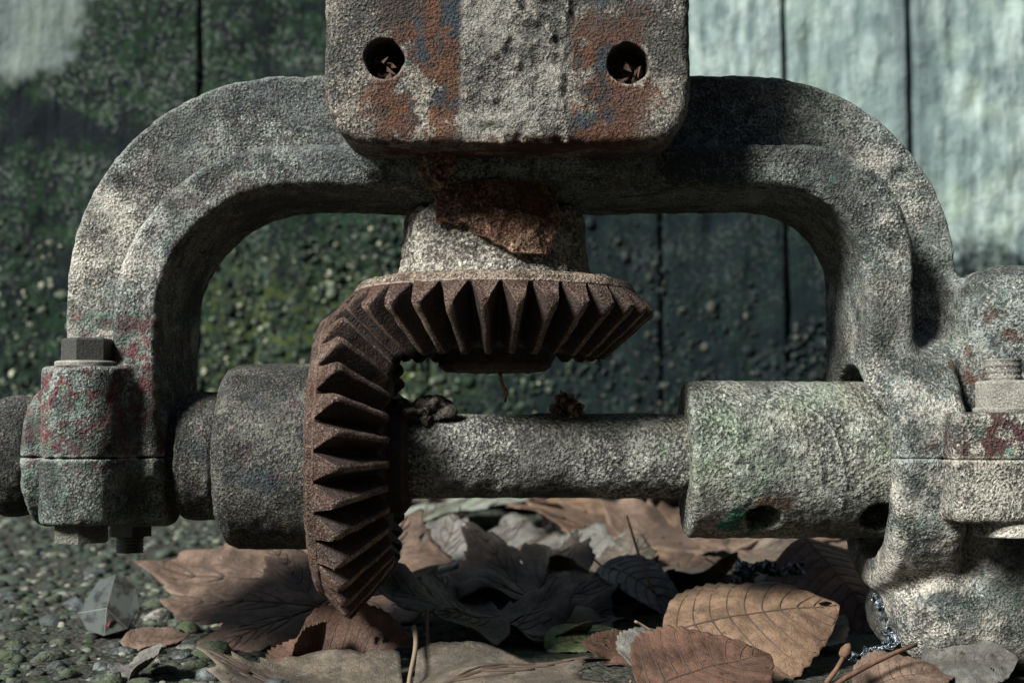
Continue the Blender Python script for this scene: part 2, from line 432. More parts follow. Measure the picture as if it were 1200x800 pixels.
def build_wall():
    W = thing('concrete_wall', 'pale board marked concrete wall overgrown with dark green algae behind the gear frame', 'wall', (0, WY, 0))
    body = NT('plain concrete'); bm_ = body.done((.05, .055, .05), .95)
    v = [(-4, WY+.012, -.1), (4, WY+.012, -.1), (4, WY+.25, -.1), (-4, WY+.25, -.1), (-4, WY+.012, 1.7), (4, WY+.012, 1.7), (4, WY+.25, 1.7), (-4, WY+.25, 1.7)]
    f = [(0, 3, 2, 1), (4, 5, 6, 7), (0, 1, 5, 4), (1, 2, 6, 5), (2, 3, 7, 6), (3, 0, 4, 7)]
    link('wall_core', make_mesh('wall_core', v, f, False), bm_, W)
    k = .5e-3*(WY+CAM_D)/CAM_D
    edges = [(p-600)*k for p in (-640, -340, -60, 232, 505, 778, 925, 1074, 1222, 1370, 1515, 1660, 1810)]
    wide = {925: .0026, 1074: .005}
    gaps = [next((g for p, g in wide.items() if abs((p-600)*k-e) < 1e-6), -.0015) for e in edges]
    meshes = []
    H = 1.68; nx, nz = 30, 300
    for s in range(4):
        u = np.linspace(0, 1, nx); zz = np.linspace(0, H, nz)
        U, Z = np.meshgrid(u, zz, indexing='ij')
        P = np.stack([U*1.3, Z*.5, Z*0+s*3.3], -1)
        d = -.005*fbm(P, 9, 4, s)-.003*vnoise(np.stack([U*.3, Z, Z*0], -1), 30, s+2)
        edge = np.clip(mn(U, 1-U)/.05, 0, 1); d = d+.0015*(1-edge)**2
        V = np.stack([U, d, Z], -1).reshape(-1, 3)
        i = np.arange(nx-1)[:, None]*nz; j = np.arange(nz-1)[None, :]
        Q = [tuple(q) for q in np.stack([i+j, i+nz+j, i+nz+j+1, i+j+1], 2).reshape(-1, 4)]
        # sides, so that each board impression has depth
        n0 = len(V); B = V.reshape(nx, nz, 3)
        L = B[0].copy(); L[:, 1] = .02; Rr = B[-1].copy(); Rr[:, 1] = .02
        V = np.concatenate([V, L, Rr])
        for q in range(nz-1):
            Q.append((q, q+1, n0+q+1, n0+q)); a = (nx-1)*nz+q
            Q.append((a+1, a, n0+nz+q, n0+nz+q+1))
        meshes.append(make_mesh('panel', V, np.array(Q)))
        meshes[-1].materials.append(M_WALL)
    for i in range(len(edges)-1):
        x0 = edges[i]+gaps[i]/2; x1 = edges[i+1]-gaps[i+1]/2
        o = bpy.data.objects.new('panel', meshes[i*3 % 4 if i % 5 else 2]); COL.objects.link(o); o.parent = W
        o.location = (x0, .0015*math.sin(i*2.3), -.05); o.scale = (x1-x0, 1, 1)
    # exposed aggregate in the lower wall
    rng = np.random.default_rng(8)
    bm = bmesh.new(); bmesh.ops.create_icosphere(bm, subdivisions=1, radius=1)
    bv = np.array([v.co[:] for v in bm.verts]); bf = np.array([[v.index for v in f.verts] for f in bm.faces]); bm.free()
    N = 26000
    px = rng.uniform(-.95, .95, N); pz = rng.uniform(-.01, .60, N)
    keep = pz < .33+.16*vnoise(np.stack([px, pz, px*0], -1), 5, 3)+.10*(px < .12)+rng.normal(0, .03, N)
    keep &= ~((px > .35) & (pz > .27+.06*vnoise(np.stack([px, pz, px*0], -1), 12, 6)))
    px, pz = px[keep], pz[keep]; N = len(px)
    r = rng.gamma(3, .0010, N).clip(.0012, .0095)
    V = bv[None]*r[:, None, None]*rng.uniform(.7, 1.3, (N, 1, 3))
    V = V*(1+.25*rng.normal(0, 1, (N, len(bv), 1)).clip(-1, 1)*.5)
    V[:, :, 1] *= .6
    V = V+np.stack([px, np.full(N, WY+.0016)+rng.uniform(-.003, .003, N), pz], 1)[:, None, :]
    Fc = (bf[None]+(np.arange(N)*len(bv))[:, None, None]).reshape(-1, 3)
    m = NT('wall aggregate')
    geo = m.n('ShaderNodeNewGeometry'); rnd = geo.outputs['Random Per Island']
    cr = m.n('ShaderNodeValToRGB'); m.ln(rnd, cr.inputs[0]); e = cr.color_ramp.elements
    e[0].position = 0; e[0].color = (.009, .014, .013, 1); e[1].position = 1; e[1].color = (.30, .30, .22, 1)
    for p, c in ((.4, (.010, .022, .013)), (.68, (.026, .040, .027)), (.86, (.10, .115, .085)), (.95, (.20, .205, .15))):
        q = cr.color_ramp.elements.new(p); q.color = (*c, 1)
    g = m.noise(180, 3, .6)
    col = m.mix(m.step(g, .5, .62, 0, .8), cr.outputs[0], (.018, .026, .018))
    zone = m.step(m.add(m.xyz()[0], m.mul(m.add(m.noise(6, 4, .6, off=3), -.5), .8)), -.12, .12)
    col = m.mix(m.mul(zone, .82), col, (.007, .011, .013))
    o = link('aggregate', make_mesh('aggregate', V.reshape(-1, 3), Fc), m.done(col, .8, m.bump(g, .8, .003), .12), W); o['kind'] = 'stuff'
build_wall()

# ------------------------------------------------------------------ cast frame (yoke)
frame = thing('yoke_frame', 'heavy grey arched cast iron yoke with square top plate over the two gears', 'machine frame', (0, 0, 0))
def build_frame():
    F = Field((-.285, -.100, -.005), (.42, .075, .35), .0017)
    top_in, top_out = EYE+.134, EYE+.206
    inner = rr2(F.x, F.z, -.197, .197, -.4, top_in, .075, .050)
    outer = rr2(F.x, F.z, -.2594, .2594, -.6, top_out, .128, .120)
    rib_o = rr2(F.x, F.z, -.2225, .2240, -.5, EYE+.158, .098, .062)
    band = smax(outer, -inner, .006)
    above = (A-.01)-F.z
    d = mx(slab(band, F.y, -.009, .060, .003), above)
    rib = mx(slab(smax(rib_o, -inner, .010), F.y, -.046, .03, .005), above)
    d = smin(d, rib, .002)
    # boss under the plate, bearing of the upright shaft
    d = smin(d, cylz(F, AX, 0, .050, .263, .33, .004), .012)
    d = smin(d, sbox(F, -.085, .075, -.06, .06, .275, .345, .01), .015)
    # left bearing block, split along the shaft axis
    L = cylx(F, 0, A, .0405, -.275, -.196, .005)
    L = smin(L, slab(mn(np.hypot(F.x+.235, F.y+.048), np.hypot(F.x+.235, F.y-.048))-.0235, F.z, A-.036, A+.050, .003), .008)
    L = smin(L, sbox(F, -.256, -.214, -.048, .048, A-.034, A+.046, .004), .006)
    d = smin(d, L, .010)
    # right bearing ring with its bore
    Rg = cylx(F, 0, A-.004, .074, .2055, .246, .008)
    Rg = smin(Rg, sbox(F, .250, .43, -.056, .06, .03, .227, .032), .016)
    Rg = smin(Rg, sbox(F, .214, .43, -.050, .060, -.001, .060, .027), .007)
    d = smin(d, Rg, .010)
    bore = cylx(F, 0, A-.003, .0555, .15, .250, .002)
    d = smax(d, -bore, .004)
    def rough(v, n):
        return .0005*fbm(v, 60, 3, 1)+.0005*vnoise(v, 260, 4)+.0010*mn(0, vnoise(v, 110, 8)+.50)*2
    g = .0001
    spl = mx(mx(F.x-(-.190), 0) > 0, 0)
    isL = F.x < -.19; isR = F.x > .190
    up = mx(d, (A+g)-F.z)
    me = F.mesh('arch', up); displace(me, rough); link('arch', me, M_FRAME, frame)
    lo = mx(d, F.z-(A-g))
    me = F.mesh('bearing_cap', np.where(isL, lo, .05)); displace(me, rough)
    link('bearing_cap', me, M_FRAME, frame)['label'] = 'lower half of the split bearing block, flaking red and green paint'
    me = F.mesh('bearing_foot', np.where(isR, lo, .05)); displace(me, rough); link('bearing_foot', me, M_FRAME, frame)
    # squared clamp lug, its two halves drawn together by the stud
    F4 = Field((.225, -.098, A-.036), (.335, -.02, A+.028), .0013)
    B = sbox(F4, .2290, .330, -.094, -.02, A-.033, A+.0245, .0045)
    for nm, q in (('clamp_lug', mx(B, A+.0001-F4.z)), ('clamp_lug', mx(B, F4.z-A+.0001))):
        me = F4.mesh(nm, q); displace(me, lambda v, n: .0006*fbm(v, 90, 3, 4)+.0004*vnoise(v, 280, 2)); link(nm, me, M_LUG, frame)
    # top plate
    F2 = Field((-.102, -.104, .275), (.098, .005, .47), .0014)
    body = rr2(F2.x, -F2.z, -.0985, .0935, -.47, -(EYE+.147), .028, .026)
    p = slab(body, F2.y, -.100, .0, .0065)
    holes = [(-.0669, EYE+.192), (.0607, EYE+.1897)]
    for hx, hz in holes: p = smax(p, -cyly(F2, hx, hz, .0106, -.2, -.080, .001), .0018)
    me = F2.mesh('mounting_plate', p)
    def prough(v, n):
        front = (n[:, 1] < -.6)
        x = v[:, 0]+.004*vnoise(v, 45, 3)
        strip = np.clip(np.minimum(x+.0265, .031-x)/.0025, 0, 1)*front
        h = .0009*fbm(v, 70, 3, 2)+.0004*vnoise(v, 300, 7)
        return h+strip*(.0014+.0034*fbm(v, 170, 3, 6)+.0016*fbm(v, 60, 2, 9))
    displace(me, prough)
    pl = link('mounting_plate', me, M_PLATE, frame); pl['label'] = 'square plate with rounded corners, two holes and a grey mud strip'
    # debris packed in the two holes
    for i, (hx, hz) in enumerate(holes):
        rng = random.Random(40+i); V = []; Fc = []
        for k in range(16):
            c = Vector((hx+rng.uniform(-.007, .007), -.090+rng.uniform(-.003, .002), hz-.002+rng.uniform(-.007, .006)))
            pts = [c+Vector((rng.uniform(-1, 1), rng.uniform(-.7, .7), rng.uniform(-1, 1)))*rng.uniform(.002, .0042) for _ in range(4)]
            b = len(V); V += pts; Fc += [(b, b+1, b+2), (b, b+2, b+3), (b, b+3, b+1), (b+1, b+3, b+2)]
        link('packed_debris', make_mesh('packed_debris', V, Fc, False), M_CRUMB, frame)
    # clump of scale hanging under the plate edge
    F3 = Field((-.055, -.085, .255), (-.025, -.045, .295), .001)
    q = np.hypot(np.hypot((F3.x+.041)/1.1, (F3.y+.066)), (F3.z-.277)/1.4)-.0085
    me = F3.mesh('scale_flake', q); displace(me, lambda v, n: .006*fbm(v, 130, 3, 3)); link('scale_flake', me, M_SCALE, frame)
    # fasteners
    def hexa(name, x, y, z0, z1, af, rot, mat, chamfer=.0012):
        V = []; r = af/math.sqrt(3)
        for zz, rr in ((z0, r), (z1-chamfer, r), (z1, r-chamfer)):
            for s in range(6):
                a = rot+s*math.pi/3; V.append((x+rr*math.cos(a), y+rr*math.sin(a), zz))
        Fc = [tuple(range(5, -1, -1)), tuple(range(12, 18))]
        for b in (0, 6):
            for s in range(6): Fc.append((b+s, b+(s+1) % 6, b+6+(s+1) % 6, b+6+s))
        me = make_mesh(name, V, Fc, False); return link(name, me, mat, frame)
    def disc(name, x, y, z0, z1, r, mat, th=None):
        pr = [(.0002, z0), (r-.0008, z0), (r, z0+.0006), (r, z1-.0006), (r-.0008, z1), (.0002, z1)]
        if th:
            pr = [(.0002, z0)]+[(r-(.0007 if k % 2 else 0), z0+(z1-z0)*k/(th*2)) for k in range(th*2+1)]+[(.0002, z1)]
        return link(name, lathe(name, pr, 40, .0006, Matrix.Translation((x, y, 0))), mat, frame)
    bx, by = -.235, -.048
    disc('washer', bx, by, A+.0485, A+.053, .0170, M_WASH)
    hexa('bolt_head', bx+.0005, by, A+.0528, A+.0655, .0245, R(-98), M_BOLT)
    hexa('nut', bx-.001, by, A-.046, A-.0345, .0265, R(-80), M_HUB)
    hexa('nut', bx, .048, A-.050, A-.0345, .024, R(-70), M_BOLT)
    disc('stud', bx, .048, A-.060, A-.049, .0085, M_BOLT, 5)
    disc('washer', bx, .048, A+.0485, A+.053, .017, M_WASH); hexa('bolt_head', bx, .048, A+.0528, A+.0655, .0245, R(-70), M_BOLT)
    rx, ry = .2650, -.072
    hexa('nut', rx, ry, A+.0265, A+.0415, .0285, R(-76), M_NUT)
    disc('stud', rx-.002, ry, A+.040, A+.0530, .0098, M_NUT, 4)
    disc('washer', rx, ry, A+.0240, A+.0272, .0180, M_NUT)
    disc('washer', rx, ry, A-.0410, A-.0320, .0190, M_FRAME)
build_frame()

# ------------------------------------------------------------------ bevel gears
M_CREST = crust('worn tooth lands', (.035, .024, .019), (.19, .145, .115), [(RUST, 120, .5, .6, None, .5)], grain=600, bstr=.6, bdist=.0012)
M_RIMTOP = crust('dust caked gear rim', (.035, .025, .02), (.25, .205, .16), [(RUST, 60, .56, .64, None, .7)], grain=380)

NT_TEETH = 31
def tooth_mesh(seed):
    rng = np.random.default_rng(seed)
    ro, rt = np.array([.0825, .0945]), np.array([.0942, .0828])
    wr = math.pi*.0885/NT_TEETH*.90
    sec = [(-1.0, -.15), (-.80, .15), (-.62, .42), (-.46, .70), (-.36, .93), (-.27, 1.0), (0, 1.01), (.27, 1.0), (.36, .93), (.46, .70), (.62, .42), (.80, .15), (1.0, -.15)]
    st = [(0, .90), (.03, .98)]+[(s, 1.0) for s in np.linspace(.1, .9, 9)]+[(.97, .96), (1.0, .82)]
    V = []
    for s, hs in st:
        k = 1-s*.333
        for t, h in sec:
            p = (ro+(rt-ro)*(h*hs))*k
            V.append((p[0], t*wr*k, p[1]))
    V = np.array(V)
    V += .0006*np.stack([fbm(V, 160, 2, seed+q*2.1) for q in range(3)], 1)
    chip = np.clip(vnoise(V, 90, seed+5)-.35, 0, 1)[:, None]; V -= chip*np.array([.004, 0, -.004])
    n = len(sec); Fc = []
    for i in range(len(st)-1):
        for j in range(n-1):
            Fc.append((i*n+j, i*n+j+1, (i+1)*n+j+1, (i+1)*n+j))
    Fc.append(tuple(range(n))[::-1]); b = (len(st)-1)*n; Fc.append(tuple(range(b, b+n)))
    me = make_mesh('tooth', V, Fc)
    for p in me.polygons:
        if len(p.vertices) > 4: p.use_smooth = False
    me.materials.append(M_TOOTH); me.materials.append(M_RIM); me.materials.append(M_CREST)
    for p in me.polygons:
        if (len(p.vertices) > 4 and 0 in p.vertices) or (len(p.vertices) == 4 and max(p.vertices) < n*2): p.material_index = 1
        elif len(p.vertices) == 4 and 5 <= p.vertices[0] % n <= 6: p.material_index = 2
    return me
TEETH = [tooth_mesh(s) for s in range(5)]
def add_teeth(gear, offset=0):
    for i in range(NT_TEETH):
        o = bpy.data.objects.new('tooth', TEETH[(i*7+offset) % 5]); COL.objects.link(o)
        o.parent = gear; o.rotation_euler = (0, 0, 2*math.pi*i/NT_TEETH)
BLANK = [(.0002, .049), (.029, .049), (.033, .052), (.033, .0615), (.0530, .062), (.0550, .0634), (.0825, .0949), (.0800, .0990), (.076, .1010), (.056, .1025), (.0002, .1025)]
def two_tone(me, top=None):
    me.materials.append(M_TOOTH); me.materials.append(top or M_RIM)
    for p in me.polygons: p.material_index = 1 if p.center.z > .0945 else 0
gear_rough = lambda v, n: .0007*fbm(v, 90, 3, 3)+.0004*vnoise(v, 300, 1)+np.clip(fbm(v, 60, 3, 12)-.1, 0, 1)*.004*np.clip(n[:, 2]-.4, 0, 1)

# upright gear under the plate
up = thing('upright_gear_shaft', 'rusty toothed gear facing down under the top plate, grey mud on its hub', 'bevel gear', (AX, 0, A))
g = bpy.data.objects.new('bevel_gear', lathe('bevel_gear', BLANK, 220, .0013, None, gear_rough)); COL.objects.link(g)
two_tone(g.data, M_RIMTOP); g.parent = up
add_teeth(g, 2)
def hub_rough(v, n):
    cr = abs(fbm(v, 42, 3, 5)); crack = -np.clip(.06-cr, 0, 1)*.03
    return .0022*fbm(v, 45, 3, 2)+.0012*fbm(v, 180, 2, 7)+crack
me = lathe('hub', [(.0002, .099), (.0585, .099), (.0570, .104), (.0545, .110), (.0535, .138), (.050, .1435), (.0002, .1445)], 260, .0012, Matrix.Translation((AX, 0, A)), hub_rough)
link('hub', me, M_CAKE, up)
me = lathe('shaft', [(.0002, .13), (.030, .13), (.030, .19), (.0002, .19)], 60, .003, Matrix.Translation((AX, 0, A)))
link('shaft', me, M_SCALE, up)
def build_scale_crust():
    # a flaking sleeve of rust scale that hangs over the front of the hub
    na, nz = 90, 70; ring = []
    a = np.linspace(R(-128), R(-48), na); z = np.linspace(A+.153, A+.112, nz)
    Aa, Z = np.meshgrid(a, z, indexing='ij')
    f = (Z-(A+.112))/.041
    P0 = np.stack([AX+.06*np.cos(Aa), .06*np.sin(Aa), Z], -1)
    low = .35*vnoise(P0*np.array([1, 1, 0]), 40, 4)+.18*vnoise(P0*np.array([1, 1, 0]), 110, 8)
    lim = .15+low; Z = np.where(f < lim, A+.112+lim*.041+(f-lim)*.002, Z)
    c = -R(90); Aa = c+(Aa-c)*(0.80+.22*f+.10*vnoise(P0*np.array([0, 0, 1])+np.sign(Aa-c)[..., None], 90, 2))
    r = .0600+.0022*fbm(P0, 70, 3, 1)+.0012*fbm(P0, 200, 2, 3)-.004*f
    out = np.stack([AX+r*np.cos(Aa), r*np.sin(Aa), Z], -1); ins = np.stack([AX+(r-.006)*np.cos(Aa), (r-.006)*np.sin(Aa), Z], -1)
    V = np.concatenate([out.reshape(-1, 3), ins.reshape(-1, 3)]); o = na*nz; Q = []
    for i in range(na-1):
        for j in range(nz-1):
            q = (i*nz+j, i*nz+j+1, (i+1)*nz+j+1, (i+1)*nz+j); Q.append(q); Q.append(tuple(x+o for x in q[::-1]))
    for i in range(na-1):
        for j in (0, nz-1):
            q = (i*nz+j, (i+1)*nz+j, (i+1)*nz+j+o, i*nz+j+o); Q.append(q if j == 0 else q[::-1])
    for j in range(nz-1):
        for i in (0, na-1):
            q = (i*nz+j, i*nz+j+1, i*nz+j+1+o, i*nz+j+o); Q.append(q[::-1] if i == 0 else q)
    link('rust_scale', make_mesh('rust_scale', V, np.array(Q)), M_SCALE, up)
build_scale_crust()

# cross shaft with its own gear
sh = thing('cross_shaft', 'gritty grey shaft lying across the yoke, with large upright rusty gear and fat sleeve', 'shaft', (0, 0, A))
g2 = bpy.data.objects.new('bevel_gear', lathe('bevel_gear', BLANK, 220, .0013, None, lambda v, n: .0007*fbm(v, 90, 3, 3)+.0004*vnoise(v, 300, 1))); COL.objects.link(g2)
two_tone(g2.data); g2.parent = sh
g2.location = (AX, 0, 0); g2.rotation_euler = (0, R(-90), 0)
add_teeth(g2, 0)
AXIS = Matrix.Translation((0, 0, A))@Matrix.Rotation(R(90), 4, 'Y')      # local +Z -> world +X
rough_s = lambda k=1.0, o=0: (lambda v, n: k*(.0008*fbm(v, 70, 3, o)+.0005*vnoise(v, 260, o+3)+.0003*vnoise(v, 22, o+6)))
link('shaft_bar', lathe('shaft_bar', [(.0002, -.20), (.0245, -.20), (.0245, .12), (.0002, .12)], 150, .0013, AXIS, lambda v, n: rough_s(1.0, 2)(v, n)+.0004*fbm(v, 30, 2, 4)), M_SHAFT, sh)
link('hub', lathe('hub', [(.0002, -.166), (.0475, -.166), (.0515, -.163), (.0535, -.158), (.0540, -.108), (.0540, -.100), (.0002, -.100)], 220, .0012, AXIS, rough_s(.6, 5)), M_HUB, sh)
link('collar', lathe('collar', [(.0002, -.203), (.033, -.203), (.0345, -.201), (.0345, -.196), (.0325, -.1945), (.0325, -.191), (.0365, -.189), (.0378, -.184), (.0370, -.171), (.0340, -.1665), (.0300, -.162), (.0002, -.162)], 180, .0011, AXIS, rough_s(1.2, 7)), M_HUB, sh)
def build_shaft_parts():
    F = Field((-.318, -.04, A-.04), (-.268, .04, A+.04), .0014)
    d = cylx(F, 0, A, .0352, -.308, -.268, .019)
    dim = np.hypot(np.hypot(F.x+.281, F.y+.030), F.z-(A+.0275))-.0062
    d = smax(d, -dim, .002)
    me = F.mesh('end_nut', d); displace(me, rough_s(1, 8)); link('end_nut', me, M_HUB, sh)
    F = Field((.094, -.05, A-.05), (.247, .05, A+.05), .0013)
    d = cylx(F, 0, A-.002, .0455, .1005, .245, .0035)
    for hx, rr in ((.1407, .0100), (.2065, .0115)):
        an = math.atan2(-.031, -.031+.0)   # straight out through the lower front
        dy, dz = -.030/.0455, -.0345/.0455
        t = F.y*dy+(F.z-A)*dz
        perp = np.sqrt(mx((F.y-t*dy)**2+((F.z-A)-t*dz)**2, 0)+(F.x-hx)**2)-rr
        d = smax(d, -mx(perp, .020-t), .0025)
    me = F.mesh('sleeve', d)
    pth = [(930, 470), (955, 482), (975, 505), (985, 535), (990, 565), (986, 590), (978, 612)]
    P = []
    for x, y in pth:
        r = ray(x, y); o = cam.location
        # meet the sleeve's surface
        a = r.y**2+r.z**2; b = 2*(o.y*r.y+(o.z-A)*r.z); c = o.y**2+(o.z-A)**2-.0455**2
        disc = max(b*b-4*a*c, 0); t = (-b-math.sqrt(disc))/(2*a); P.append(np.array(o+r*t))
    def srough(v, n):
        h = rough_s(.8, 9)(v, n); dm = np.full(len(v), 9.0)
        for a, b in zip(P[:-1], P[1:]):
            ab = b-a; t = np.clip(((v-a)@ab)/(ab@ab), 0, 1)
            dm = np.minimum(dm, np.linalg.norm(v-(a+t[:, None]*ab), axis=1))
        return h+.0022*np.clip(1-dm/.0022, 0, 1)
    displace(me, srough); link('sleeve', me, M_SLEEVE, sh)
build_shaft_parts()

# ------------------------------------------------------------------ dirt lodged on the shaft and gear
def clump(name, label, cat, c, size, seed, mat, amp=.5):
    F = Field(-np.array(size)*1.5, np.array(size)*1.5, min(size)/7)
    q = np.sqrt((F.x/size[0])**2+(F.y/size[1])**2+(F.z/size[2])**2)-1
    me = F.mesh(name, q*min(size))
    s = 1/max(size)
    displace(me, lambda v, n: amp*min(size)*1.6*fbm(v, s*2.2, 3, seed))
    o = link(name, me, mat); o.location = c; return tag(o, label, cat)
clump('dirt_clump', 'dark crumbled dirt and leaf scraps caked on the shaft beside the upright gear', 'dirt', (-.054, -.008, A+.0250), (.021, .013, .0085), 3, M_DIRT, 1.0)
clump('bark_crumb', 'small dark curled bark crumb perched on top of the shaft', 'debris', (.032, -.004, A+.0275), (.0075, .006, .0065), 11, M_SCALE, .9)
V, Fc = tube([(AX+.003, -.020, A+.0485), (AX+.004, -.021, A+.042), (AX+.007, -.022, A+.036), (AX+.006, -.022, A+.031)], [.0012, .001, .0014, .0008])
tag(link('hanging_root', make_mesh('hanging_root', V, Fc), M_SCALE), 'short brown root stub hanging from the underside of the horizontal gear', 'root')

# ------------------------------------------------------------------ fallen leaves
def leaf_mat(name, a, b, spot=(.03, .02, .015), spots=.66, moss=0.0):
    m = NT(name); v = m.obj()
    info = m.n('ShaderNodeObjectInfo'); ad = m.n('ShaderNodeVectorMath', operation='ADD'); m.ln(v, ad.inputs[0])
    mu = m.n('ShaderNodeMath', operation='MULTIPLY'); m.ln(info.outputs['Random'], mu.inputs[0]); mu.inputs[1].default_value = 9; m.ln(mu.outputs[0], ad.inputs[1])
    v = ad.outputs[0]
    a = tuple(.72*q for q in a); b = tuple(.74*q for q in b)
    n1 = m.noise(34, 6, .70, v); n2 = m.noise(170, 4, .6, v); n3 = m.noise(75, 3, .6, v, off=3)
    col = m.mix(m.step(m.add(m.mul(n1, .7), m.mul(n2, .3)), .36, .64), a, b)
    col = m.mix(m.step(m.noise(16, 6, .72, v, off=12), .50, .62, 0, .6), col, tuple(.4*x for x in a))
    col = m.mix(m.step(m.noise(240, 3, .6, v, off=15), .64, .70, 0, .7), col, tuple(.35*x for x in a))
    col = m.mix(m.step(n3, spots, spots+.05, 0, .9), col, spot)
    if moss: col = m.mix(m.step(m.noise(60, 4, .6, v, off=8), .62-moss*.25, .72-moss*.25, 0, .9), col, (.16, .22, .09))
    cells = m.vor(330, v, 'DISTANCE_TO_EDGE')
    nr = m.bump(m.add(m.mul(m.step(cells, 0, .09), .35), n2), .55, .0016)
    m.b.inputs['Subsurface Weight'].default_value = 0
    return m.done(col, .68, nr, .3)
LM = {
 'brown': leaf_mat('pinkish brown dry leaf', (.085, .056, .040), (.215, .145, .105)),
 'orange': leaf_mat('orange brown dry leaf', (.095, .058, .036), (.235, .150, .095)),
 'grey': leaf_mat('grey weathered leaf', (.075, .073, .066), (.19, .182, .16), spots=.62),
 'pale': leaf_mat('pale greenish leaf', (.11, .125, .105), (.27, .29, .245), moss=.25),
 'dark': leaf_mat('dark wet leaf', (.070, .056, .044), (.190, .150, .115)),
 'red': leaf_mat('red brown curled leaf', (.060, .030, .019), (.150, .082, .055)),
 'tan': leaf_mat('tan leaf with grey film', (.080, .068, .054), (.205, .165, .125), spot=(.16, .065, .02), spots=.71),
 'moss': leaf_mat('mossy leaf scrap', (.10, .12, .06), (.24, .27, .13), moss=.6),
}
M_VEIN = NT('leaf vein').done((.045, .030, .022), .7, None, .3)
M_VEINP = NT('pale leaf vein').done((.17, .125, .085), .7, None, .3)
def palmate_outline(th, rng, full=False):
    lobes = [(0, 1.0, .50), (R(50), .88, .46), (R(-50), .88, .46), (R(104), .62, .50), (R(-104), .62, .50)]
    r = np.full_like(th, .50)
    for a, L, w in lobes:
        a = a+rng.uniform(-.08, .08); L = L*rng.uniform(.9, 1.08)
        d = abs(th-a)/w
        base = L*(1-.50*np.clip(d, 0, 1.4)**.80)
        for tc, hgt, tw in ((.42, .10, .16), (.78, .08, .13)):
            base = base+L*hgt*np.clip(1-abs(d-tc*rng.uniform(.9, 1.1))/tw, 0, 1)
        r = np.maximum(r, base)
    edge = np.clip((R(158)-abs(th))/R(14), 0, 1)
    r = r*(1+.05*vnoise(np.stack([th*0+rng.uniform(0, 9), th*0, th], -1), 9)+.03*vnoise(np.stack([th*0+rng.uniform(0, 9), th*0, th], -1), 30))
    return r*(.35+.65*edge) if not full else r*(.8+.2*edge)
def make_leaf(name, label, kind, mat, base, heading, size, tilt=(0, 0), cup=.15, fold=.1, wave=.06, seed=0, z=None, stalk=.5, width=.55, vein_mat=None, group=None, curl=0.0, droop=0.0, clear=.001, full=False):
    """base: world point of the leaf centre; heading: where the tip points; the leaf then drops until it touches ground (or height z)"""
    rng = np.random.default_rng(seed+17)
    if kind == 'palmate':
        na, nr = 150, 15
        th = np.linspace(R(-176 if full else -158), R(176 if full else 158), na)
        rad = palmate_outline(th, rng, full)
        t = np.linspace(.02, 1, nr)
        X = np.sin(th)[:, None]*rad[:, None]*t; Y = np.cos(th)[:, None]*rad[:, None]*t
        cx, cy = 0, .30
        veins = []
        for a, L in ((0, .97), (R(50), .84), (R(-50), .84), (R(104), .58), (R(-104), .58)):
            veins.append(([(math.sin(a)*L*q, math.cos(a)*L*q) for q in np.linspace(0, 1, 14)], 1.0))
            for q in (.22, .36, .50, .64, .78):
                for sd in (-1, 1):
                    b = a+sd*R(42); l2 = L*.36*(1-q*.75)
                    o = (math.sin(a)*L*q, math.cos(a)*L*q)
                    veins.append(([(o[0]+math.sin(b-sd*.35*s)*l2*s, o[1]+math.cos(b-sd*.35*s)*l2*s) for s in np.linspace(0, 1, 6)], .5))
    else:
        na, nr = 60, 25
        s = np.linspace(0, 1, na); w = width*np.sin(math.pi*s**.85)**.8*(1-.25*s)*.75+.002
        w = w*(1+.03*np.sin(s*90+seed))
        u = np.linspace(-1, 1, nr)
        X = w[:, None]*u; Y = np.repeat(s[:, None], nr, 1)
        cx, cy = 0, .5
        wf = lambda q: width*math.sin(math.pi*min(.999, max(0, q))**.85)**.8*(1-.25*q)*.75
        veins = [([(0, q) for q in np.linspace(0, .98, 24)], 1.0)]
        for q in np.linspace(.08, .85, 9):
            for sd in (-1, 1):
                wl = wf(min(.9, q+.15)); pts = []
                for e in np.linspace(0, .95, 9):
                    yy = q+.12*e**1.3+.08*e*e
                    if yy > .97: break
                    pts.append((sd*min(wl*e, .94*wf(yy)), yy))
                if len(pts) > 3: veins.append((pts, .5))
    ph = rng.uniform(0, 6, 6)
    def deform(x, y):
        x = np.asarray(x, float); y = np.asarray(y, float)-cy
        rr = np.hypot(x, y)
        z_ = cup*(rr**2)+fold*np.abs(x)*(1 if kind != 'palmate' else .6)
        z_ = z_+wave*rr*(np.sin(7*x+ph[0]+3*y)+.7*np.sin(9*y+ph[1]-4*x)+.4*np.sin(17*x+ph[2])+.35*np.sin(21*y+ph[3]))
        z_ = z_-droop*np.clip(y, 0, 2)**2
        if curl:
            a = curl*x; x = np.where(abs(curl) > 1e-6, np.sin(a)/curl, x); z_ = z_+(1-np.cos(a))/curl
        return np.stack([x, y, z_], -1)
    # quilted blade: sunken along the veins
    vp = np.array([p for v, k in veins for p in v])
    B = deform(X, Y)
    dist = np.full(X.shape, 9.0)
    for p in vp: dist = np.minimum(dist, (X-p[0])**2+(Y-p[1])**2)
    B[..., 2] += .009*np.clip(np.sqrt(dist)/.05, 0, 1)
    M4 = Matrix.Rotation(-heading, 4, 'Z')@Matrix.Rotation(tilt[0], 4, 'X')@Matrix.Rotation(tilt[1], 4, 'Y')
    m3 = np.array(M4.to_3x3())*size
    W = B.reshape(-1, 3)@m3.T
    gx = W[:, 0]+base[0]; gy = W[:, 1]+base[1]
    gz = ground_z(gx, gy)
    if z is None: zoff = float(np.percentile(gz-W[:, 2], 96))+clear
    else: zoff = z
    root = thing(name, label, 'leaf', (base[0], base[1], zoff), group)
    i = np.arange(na-1)[:, None]*nr; j = np.arange(nr-1)[None, :]
    Q = np.stack([i+j, i+j+1, i+nr+j+1, i+nr+j], 2).reshape(-1, 4)
